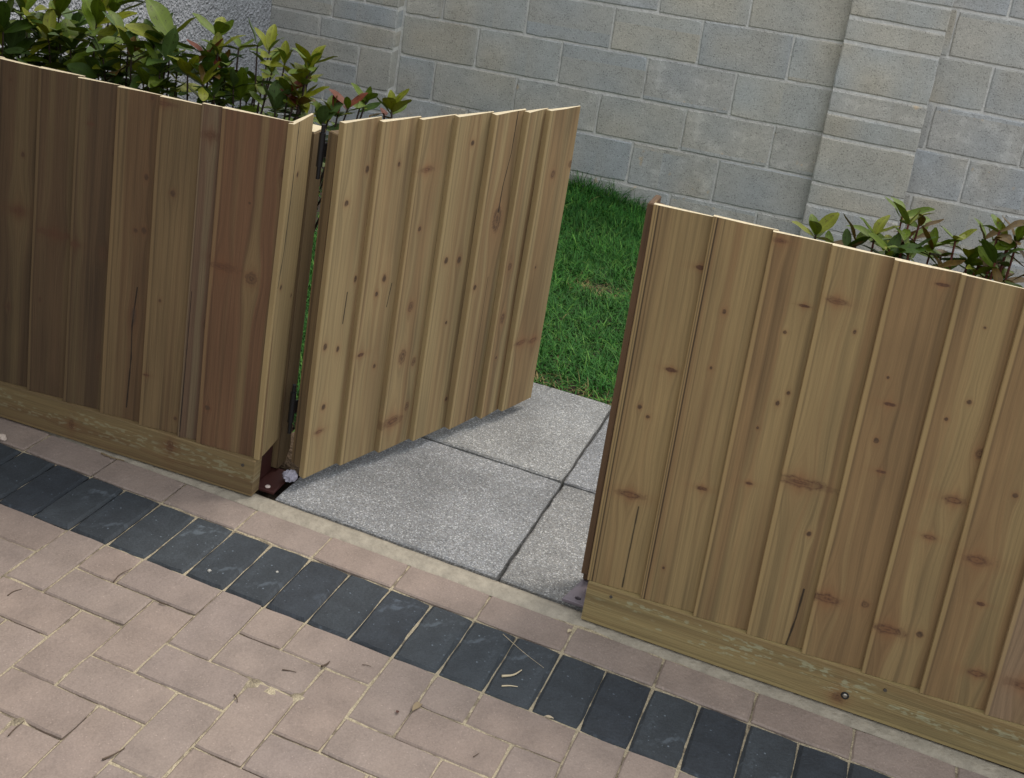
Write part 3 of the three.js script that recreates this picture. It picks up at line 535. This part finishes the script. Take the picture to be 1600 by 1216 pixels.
// ---- open gate
{
  const g = tag(group('garden_gate', [0.637, 0, -0.228], 1.1499), 'pale timber close-board gate standing ajar over the slab path', 'gate');
  const ed = [0, 0.115, 0.239, 0.356, 0.485, 0.604, 0.690, 0.822], tops = [0.938, 0.932, 0.928, 0.927, 0.924, 0.922, 0.920];
  const P = { sap: [0.318, 0.236, 0.116], heart: [0.252, 0.165, 0.078] };
  const dark = (a, b) => (u, v, c) => c;
  const sp = [
    { ...P, bias: 0.66, knots: [[0.3, 0.77, 0.006, 1], [0.75, 0.85, 0.005, 1], [0.2, 0.38, 0.006, 1], [0.55, 0.36, 0.005, 1], [0.35, 0.2, 0.006, 1], [0.3, 0.13, 0.009, 2, 1.7], [0.8, 0.55, 0.005, 1, 1.6]], crack: [[[0.62, 0.52], [0.6, 0.43]], 0.016] },
    { ...P, bias: 0.68, knots: [[0.55, 0.86, 0.005, 1], [0.55, 0.54, 0.0065, 1, 1.8], [0.2, 0.33, 0.006, 2, 1.4], [0.6, 0.28, 0.004, 1], [0.4, 0.5, 0.004, 1]], crack: [[[0.78, 0.52], [0.72, 0.45]], 0.014] },
    { ...P, bias: 0.5, knots: [[0.32, 0.84, 0.008, 2, 1.8], [0.35, 0.67, 0.006, 1], [0.4, 0.44, 0.008, 1], [0.35, 0.29, 0.01, 1, 1.4], [0.72, 0.26, 0.01, 1], [0.3, 0.09, 0.014, 2, 1.6], [0.7, 0.12, 0.01, 1]] },
    { ...P, bias: 0.64, knots: [[0.5, 0.9, 0.005, 1], [0.25, 0.56, 0.006, 1], [0.62, 0.55, 0.008, 1], [0.5, 0.36, 0.004, 1], [0.4, 0.2, 0.004, 1], [0.85, 0.1, 0.005, 1]] },
    { ...P, bias: 0.5, wm: 0.125, knots: [[0.55, 0.66, 0.016, 1, 1.7], [0.15, 0.46, 0.006, 1], [0.3, 0.28, 0.004, 1]], crack: [[[0.72, 1.0], [0.7, 0.86], [0.58, 0.76], [0.56, 0.68]], 0.02], grooves: [[0.55, 0.018, 0.6, 0.0, 0.48]] },
    { ...P, bias: 0.52, wm: 0.096, w: 96, knots: [[0.3, 0.5, 0.009, 1], [0.35, 0.33, 0.010, 1, 1.8], [0.8, 0.5, 0.004, 1], [0.35, 0.2, 0.004, 1]] },
    { ...P, bias: 0.6, knots: [[0.4, 0.78, 0.006, 1, 1.5], [0.95, 0.8, 0.006, 1], [0.35, 0.48, 0.004, 1], [0.3, 0.23, 0.010, 2, 1.6], [0.7, 0.22, 0.010, 2, 1.4], [0.3, 0.09, 0.004, 1]] }];
  boards(g, ed, tops, 0.034, 0.0, sp, 0.0175, 0.004, -0.012, 800, 'gate_board');
  mesh('stile', boxUV(box(0.003, 0.05, 0.05, 0.905, -0.046, -0.0125, 0.0025), 'y', [0.125, 0.9], [0.4, 0]), genericBrown, g);
  mesh('stile', boxUV(box(0.77, 0.818, 0.05, 0.905, -0.046, -0.0125, 0.0025), 'y', [0.125, 0.9], [0.1, 0.2]), genericPale, g);
  for (const y of [0.14, 0.45, 0.78]) mesh('rail', boxUV(box(0.051, 0.769, y, y + 0.07, -0.046, -0.0125, 0.002), 'x', [0.125, 0.9]), genericPale, g);
  const br = mesh('brace', boxUV(box(-0.37, 0.37, -0.03, 0.03, -0.043, -0.0128, 0.002), 'x', [0.125, 0.9]), genericPale, g); br.position.set(0.41, 0.615, -0.001); br.rotation.z = 0.24;
  // hinges: barrel with strap on the back of the gate
  for (const y of [0.815, 0.16]) {
    const hg = mesh('hinge', new THREE.CylinderGeometry(0.0075, 0.0075, 0.08, 12).translate(-0.012, y + 0.045, -0.048), blackSteel, g);
    mesh('hinge_strap', box(-0.012, 0.3, y + 0.025, y + 0.06, -0.052, -0.0475, 0.001), blackSteel, hg);
    mesh('hinge_pin', new THREE.CylinderGeometry(0.005, 0.005, 0.13, 10).translate(-0.012, y + 0.04, -0.048), blackSteel, hg);
  }
}

// ================================================================ SHRUBS
const leafGeos = [];
{
  const mk = (wid, tipw, curl, fold, s) => {
    const S = 6, v = [], uv = [], id = [];
    for (let k = 0; k <= S; k++) {
      const t = k / S, w = wid * Math.pow(Math.sin(Math.PI * Math.pow(t * 0.94 + 0.03, tipw)), 0.72), y = t, z = -curl * t * t + 0.02 * Math.sin(t * 9 + s);
      for (const e of [-1, 0, 1]) { v.push(e * w, y, z + (e ? fold * w : 0)); uv.push(0.5 + e * 0.5, t); }
      if (k < S) for (const c of [0, 1]) { const a = k * 3 + c; id.push(a, a + 1, a + 4, a, a + 4, a + 3); }
    }
    const g = new THREE.BufferGeometry(); g.setAttribute('position', new THREE.Float32BufferAttribute(v, 3)); g.setAttribute('uv', new THREE.Float32BufferAttribute(uv, 2)); g.setIndex(id); g.computeVertexNormals(); return g;
  };
  leafGeos.push(mk(0.21, 1.05, 0.12, 0.3, 0), mk(0.25, 1.15, 0.28, 0.22, 1), mk(0.19, 1.0, 0.40, 0.4, 2), mk(0.25, 1.25, 0.08, 0.18, 3), mk(0.21, 1.1, -0.1, 0.28, 4));
}
const leafTex = texture(64, 128, (i, j) => {
  const u = Math.abs(i / 63 - 0.5) * 2, v = j / 127, mid = Math.exp(-u * u / 0.004), vein = Math.exp(-((((v * 9 - u * 1.6) % 1 + 1) % 1 - 0.5) ** 2) / 0.01) * 0.10;
  const sp = sst(0.74, 0.8, fbm(i / 7, j / 7, 261, 0, 3)), l = 0.86 + 0.25 * (fbm(i / 12, j / 12, 263, 0, 3) - 0.5) + 0.5 * mid + vein;
  return [l * lerp(0.9, 0.45, sp), l * lerp(0.9, 0.32, sp), l * lerp(0.8, 0.3, sp)];
}, true, false);
const leafMat = c => new THREE.MeshPhysicalMaterial({ color: new THREE.Color().setRGB(...c), map: leafTex, roughness: 0.5, transmission: 0.22, thickness: 0, specularIntensity: 0.45, side: THREE.DoubleSide });
const LEAF = { g: [0.11, 0.17, 0.010], d: [0.055, 0.108, 0.012], y: [0.20, 0.225, 0.012], r: [0.17, 0.04, 0.016], b: [0.09, 0.155, 0.045], o: [0.125, 0.075, 0.014] };
const leafMats = Object.fromEntries(Object.entries(LEAF).map(([k, c]) => [k, leafMat(c)]));
const barkMat = std([0.05, 0.033, 0.026], { roughness: 0.9 }), redStem = std([0.13, 0.035, 0.025], { roughness: 0.7 });
function leaf(parent, base, dir, len, key) {
  const m = mesh('leaf', leafGeos[Math.floor(rnd() * leafGeos.length)], leafMats[key], parent);
  const y = dir.clone().normalize(), up = new THREE.Vector3(0, 1, 0), x = new THREE.Vector3().crossVectors(y, up); if (x.lengthSq() < 1e-4) x.set(1, 0, 0);
  x.normalize(); const z = new THREE.Vector3().crossVectors(x, y);
  m.quaternion.setFromRotationMatrix(new THREE.Matrix4().makeBasis(x, y, z)); m.rotateY(rr(-0.6, 0.6));
  m.position.copy(base); m.scale.set(len * rr(0.85, 1.15), len, len);
}
const pick = s => s[Math.floor(rnd() * s.length)];
function shrub(label, grp, z, tips, s, o = {}) {
  reseed(s);
  if (!o.bare) for (const t of tips.slice()) tips.push([t[0] + rr(-24, 24), t[1] + rr(8, 30), Math.max(3, t[2] - 1), t[3] * 0.9, t[4], (t[5] || 0) + rr(-0.09, 0.06), 0.9]);
  const P = tips.map(t => onZ(t[0], t[1], z + (t[5] || 0)));
  let bx = 0; P.forEach(p => bx += p.x / P.length);
  const g = group('evergreen_shrub', [bx, 0, z]); tag(g, label, 'shrub', grp);
  tips.forEach(([u, v, n, len, cols, dz, tilt], k) => {
    const tip = P[k].clone().sub(g.position), b = new THREE.Vector3(tip.x * 0.25 + rr(-0.03, 0.03) + (o.bx || 0), -0.03, rr(-0.04, 0.04));
    const m1 = b.clone().lerp(tip, 0.45).add(new THREE.Vector3(rr(-0.03, 0.03), 0, rr(-0.03, 0.03))), m2 = b.clone().lerp(tip, 0.8).add(new THREE.Vector3(rr(-0.015, 0.015), 0.01, rr(-0.015, 0.015)));
    m2.x = lerp(m2.x, tip.x, 0.4);
    const pts = [b, m1, m2, tip], curve = new THREE.CatmullRomCurve3(pts);
    mesh('stem', tube(pts, 0.0055, 0.0022, 14, 6), o.red ? redStem : barkMat, g);
    const a0 = rnd() * 6.28;
    for (let i = 0; i < n; i++) {                        // rosette at the tip
      const az = a0 + i * 2.4, ti = (tilt || 0.55) * rr(0.5, 1.7) + (i > 2 ? 0.5 : 0);
      const d = new THREE.Vector3(Math.cos(az) * Math.sin(ti), Math.cos(ti), Math.sin(az) * Math.sin(ti));
      leaf(g, tip.clone().add(new THREE.Vector3(0, -0.015 * (i / n), 0)), d, len * rr(1.0, 1.5), pick(cols));
    }
    const nn = o.bare ? 3 : Math.round((o.fill ?? 12) * 1.25);                // leaves along the stem
    for (let i = 0; i < nn; i++) {
      const t = 1 - (o.bare ? 0.2 : 0.09) - (o.bare ? 0.3 : 0.42) * (i + rnd()) / nn, p = curve.getPoint(t), az = a0 + 1 + i * 2.4 + rr(-0.4, 0.4), ti = rr(0.8, 1.7);
      const d = new THREE.Vector3(Math.cos(az) * Math.sin(ti), Math.cos(ti), Math.sin(az) * Math.sin(ti));
      const q = p.clone().addScaledVector(d, 0.018);
      leaf(g, p, d, len * rr(0.75, 1.4), pick(o.cols || 'ggdygyb'));
    }
  });
  return g;
}
const GL = 'shrubs between the dark fence and the house';
const lbl = 'dense glossy green shrub rising over the darker fence against the house wall';
shrub(lbl, GL, -0.55, [[33, 16, 6, 0.085, 'gyg', 0], [5, 45, 6, 0.08, 'gbd', 0.1], [18, 78, 5, 0.075, 'gdb', 0.05], [60, 60, 5, 0.07, 'gd', -0.1]], 3001, { fill: 14 });
shrub(lbl, GL, -0.62, [[92, 22, 6, 0.08, 'gyg', 0], [75, 55, 5, 0.075, 'gdy', 0.1], [118, 40, 5, 0.07, 'gdb', -0.1], [110, 75, 5, 0.07, 'gd', 0.12]], 3002, { fill: 14 });
shrub(lbl, GL, -0.55, [[150, 36, 5, 0.08, 'gy', 0, 0.35], [172, 8, 5, 0.075, 'gyg', -0.1], [190, 58, 6, 0.07, 'gyb', 0], [160, 85, 6, 0.07, 'gdb', 0.1], [205, 85, 5, 0.065, 'gyo', 0.08]], 3003, { fill: 13 });
shrub(lbl, GL, -0.5, [[266, 62, 6, 0.085, 'gggy', 0, 0.7], [240, 70, 5, 0.075, 'gdb', 0], [293, 112, 6, 0.06, 'yyo', 0.05], [250, 110, 5, 0.06, 'gdb', 0.05], [225, 100, 5, 0.065, 'gd', -0.08]], 3004, { fill: 13 });
shrub('green shrub with a thin bare stem and reddish young leaves before the house wall', null, -0.52, [[338, 52, 4, 0.06, 'gy', -0.05, 0.6], [328, 92, 6, 0.055, 'rgo', 0], [352, 105, 6, 0.05, 'god', 0], [318, 120, 5, 0.06, 'gdb', 0.05], [365, 130, 5, 0.055, 'gdb', 0.02]], 3005, { fill: 9 });
shrub('spindly shrub with a forked bare stem before the house wall', null, -0.55, [[373, 74, 4, 0.05, 'ggy', 0, 0.7], [402, 70, 2, 0.05, 'gb', 0, 0.5], [376, 150, 4, 0.07, 'gg', 0.03]], 3006, { bare: true });
shrub('bushy shrub with yellow green tops behind the fence corner', null, -0.5, [[421, 78, 5, 0.055, 'ggy', -0.05, 0.6], [445, 98, 4, 0.045, 'gy', 0], [488, 97, 6, 0.05, 'ggy', 0], [424, 114, 5, 0.055, 'gyg', 0], [450, 145, 4, 0.05, 'rgy', 0.05], [476, 128, 7, 0.06, 'gyy', 0.03], [468, 160, 5, 0.06, 'roy', 0.05], [430, 170, 4, 0.055, 'bbg', 0.06]], 3007, { fill: 6, bx: -0.16 });
shrub('small shrub with a few red leaves behind the gate hinges', null, -0.55, [[516, 174, 5, 0.045, 'ggy', 0.02, 0.5], [544, 168, 5, 0.045, 'rgy', 0, 0.5], [572, 158, 4, 0.045, 'gdg', -0.05, 0.5], [505, 190, 4, 0.05, 'bbg', 0.05]], 3008, { fill: 5, bx: -0.24 });
shrub('lone upright yellow green sprig showing over the top of the gate', null, -0.6, [[612, 172, 6, 0.05, 'yyyg', 0, 0.35], [600, 178, 3, 0.04, 'rro', 0, 0.9]], 3009, { bare: true, bx: 0.16 });
const GR = 'shrubs behind the pale fence', rl = 'low shrub with round leaves and red stalks behind the pale fence';
shrub('single small leaf sprig showing over the pale fence apart from the others', null, -0.42, [[1275, 366, 6, 0.045, 'gyg', 0, 0.6]], 3011, { fill: 4 });
shrub(rl, GR, -0.42, [[1338, 380, 4, 0.05, 'god', 0, 0.7], [1367, 368, 6, 0.05, 'ggyg', 0, 0.6], [1410, 338, 5, 0.05, 'gyg', -0.08, 0.7], [1390, 390, 5, 0.05, 'dgg', 0.04, 0.9]], 3012, { fill: 11, cols: 'gdgdo', red: true });
shrub(rl, GR, -0.42, [[1436, 352, 5, 0.045, 'gyo', -0.06, 0.9], [1455, 390, 6, 0.05, 'ggo', 0, 0.7], [1493, 376, 5, 0.045, 'gyg', 0, 0.8], [1420, 395, 4, 0.045, 'dgg', 0.03, 0.9]], 3013, { fill: 11, cols: 'gdgdo', red: true });
shrub(rl, GR, -0.45, [[1514, 404, 6, 0.05, 'gyd', 0, 0.7], [1540, 372, 5, 0.045, 'goy', -0.04, 0.8], [1562, 360, 5, 0.045, 'gyo', 0, 0.7], [1590, 376, 6, 0.045, 'goo', 0, 0.8], [1555, 410, 5, 0.045, 'god', 0.04, 0.9]], 3014, { fill: 11, cols: 'gdogd', red: true });
shrub(rl, GR, -0.45, [[1640, 380, 6, 0.05, 'gyd', 0, 0.7], [1680, 390, 6, 0.05, 'goy', 0, 0.8], [1720, 400, 6, 0.05, 'gyd', 0, 0.8]], 3015, { fill: 7, cols: 'gdogd', red: true });

// ================================================================ LITTER
function sliver(name, label, cat, grp, a, b, r, mat, bend = 0.1, lift = 0) {
  const A = onY(a[0], a[1], 0.003), B = onY(b[0], b[1], 0.003), mid = A.clone().add(B).multiplyScalar(0.5), L = A.distanceTo(B);
  const side = new THREE.Vector3(-(B.z - A.z), 0, B.x - A.x).normalize(), o = group(name, [mid.x, 0, mid.z]);
  const y = r + 0.0012;
  mesh('fibre', tube([A.clone().sub(mid).setY(y), new THREE.Vector3().addScaledVector(side, bend * L).setY(y + lift), B.clone().sub(mid).setY(y)], r, r * 0.45, 8, 6), mat, o);
  return tag(o, label, cat, grp);
}
const strawMat = std([0.58, 0.49, 0.33], { roughness: 0.7 }), twigMat = std([0.09, 0.062, 0.042]), dryMat = std([0.2, 0.15, 0.085]);
sliver('straw', 'thicker pale straw splinter lying on a charcoal block', 'straw', null, [784, 1057], [815, 1047.5], 0.0026, strawMat, 0.12);
sliver('straw', 'thinner pale straw lying flat on a charcoal block', 'straw', null, [784, 1072], [809, 1073], 0.0018, strawMat, -0.06);
sliver('fibre_strand', 'long hair thin pale fibre across two charcoal blocks', 'fibre', null, [786, 990], [850, 1043], 0.0006, strawMat, 0.02);
const TW = 'twigs scattered on the paving';
for (const [a, b, r] of [[[502, 1042], [515, 1034], 0.0024], [[441, 1046], [463, 1050], 0.0012], [[566, 1038], [580, 1041], 0.0009], [[366, 1085], [371, 1097], 0.0013], [[12, 930], [34, 920], 0.0013], [[249, 941], [264, 944], 0.0016], [[13, 1149], [38, 1126], 0.0012], [[740, 1182], [749, 1176], 0.001], [[177, 909], [206, 888], 0.0013]])
  sliver('twig', 'short dark brown twig lying on the tan paving', 'twig', TW, a, b, r, twigMat, rr(-0.12, 0.12));
sliver('twig', 'long thin dark stick along a joint of the tan paving', 'twig', null, [160, 1187], [195, 1169], 0.0019, twigMat, 0.04);
sliver('twig', 'brown stick lying against the foot of the darker fence', 'twig', null, [158, 708], [194, 720], 0.0022, dryMat, 0.05);
{ // curled dead leaf in a joint, seed husk, dark speck, pale chip
  const flat = (name, label, cat, u, v, len, wid, ang, mat, curl, y = 0.004) => {
    const p = onY(u, v, 0.003), g = leafGeos[1].clone().translate(0, -0.5, 0).rotateX(-Math.PI / 2).scale(wid / 0.48, curl, len).rotateY(ang);
    const m = mesh(name, g, mat); m.position.set(p.x, y, p.z); return tag(m, label, cat);
  };
  const dm = std([0.27, 0.21, 0.13], { side: THREE.DoubleSide });
  flat('dead_leaf', 'curled dry brown leaf caught in a paving joint', 'leaf', 652, 1102, 0.04, 0.013, -0.05, dm, 0.03);
  flat('seed_husk', 'pale seed husk in the joint between two tan edging blocks', 'seed husk', 890, 985, 0.022, 0.008, -0.1, std([0.55, 0.47, 0.32], { side: THREE.DoubleSide }), 0.02);
  flat('seed_husk', 'pale curled husk at the front edge of the charcoal blocks', 'seed husk', 858, 1120, 0.02, 0.007, 1.4, std([0.5, 0.42, 0.3], { side: THREE.DoubleSide }), 0.02);
  flat('dead_leaf', 'tiny dark red brown leaf scrap on a tan block', 'leaf', 621, 1112, 0.011, 0.006, 0.3, std([0.09, 0.04, 0.03], { side: THREE.DoubleSide }), 0.01);
  const lump = (name, label, cat, pos, sc, mat, s) => { const g = new THREE.IcosahedronGeometry(1, 2), p = g.attributes.position; for (let i = 0; i < p.count; i++) { const a = p.getX(i), b = p.getY(i), c = p.getZ(i), k = 0.7 + 0.6 * vn(a * 2 + 5 + c, b * 2 + 9 - c, s); p.setXYZ(i, a * k, b * k, c * k); } g.computeVertexNormals(); g.scale(...sc); const m = mesh(name, g, mat); m.position.set(...pos); return tag(m, label, cat); };
  const w = onY(2, 686); lump('pebble', 'pale pinkish stone chip on the tan course by the darker fence', 'stone', [w.x, 0.006, w.z], [0.014, 0.008, 0.009], std([0.5, 0.42, 0.36]), 4);
  const q1 = onY(327, 893); lump('mortar_crumb', 'larger white crumb on a charcoal block', 'crumb', [q1.x, 0.002, q1.z], [0.004, 0.0025, 0.004], std([0.4, 0.39, 0.36]), 8);
  const q2 = onY(433, 895); lump('mortar_crumb', 'smaller white crumb on a charcoal block', 'crumb', [q2.x, 0.002, q2.z], [0.003, 0.002, 0.003], std([0.4, 0.39, 0.36]), 9);
  // rubble and wrapper in the hinge gap
  const s1 = onY(458, 728, 0.03); lump('soil_heap', 'small brown heap of grit beside the gate hinge post', 'soil', [0.555, 0.0, -0.36], [0.055, 0.05, 0.07], std([0.23, 0.16, 0.10], { ...bump(128, (i, j) => fbm(i / 3, j / 3, 271, 0, 3), 0.01) }), 5);
  const pg = new THREE.IcosahedronGeometry(1, 3).toNonIndexed(), pp = pg.attributes.position;
  for (let i = 0; i < pp.count; i++) { const a = pp.getX(i), b = pp.getY(i), c = pp.getZ(i), k = 0.55 + 0.9 * Math.abs(vn(a * 2.3 + 4, b * 2.3 + c * 1.7 + 7, 3) - 0.5) + 0.5 * vn(c * 3 + 2, a * 3 + b + 5, 8); pp.setXYZ(i, a * k, b * k, c * k); }
  pg.computeVertexNormals();
  const wr = mesh('paper_scrap', pg.scale(0.019, 0.014, 0.016).rotateY(0.5), std([0.36, 0.35, 0.42], { side: THREE.DoubleSide, roughness: 0.6 })); wr.position.set(0.607, 0.026, -0.232); tag(wr, 'crumpled white paper scrap on the ground below the gate hinges', 'paper');
}
renderer.render(scene, camera);
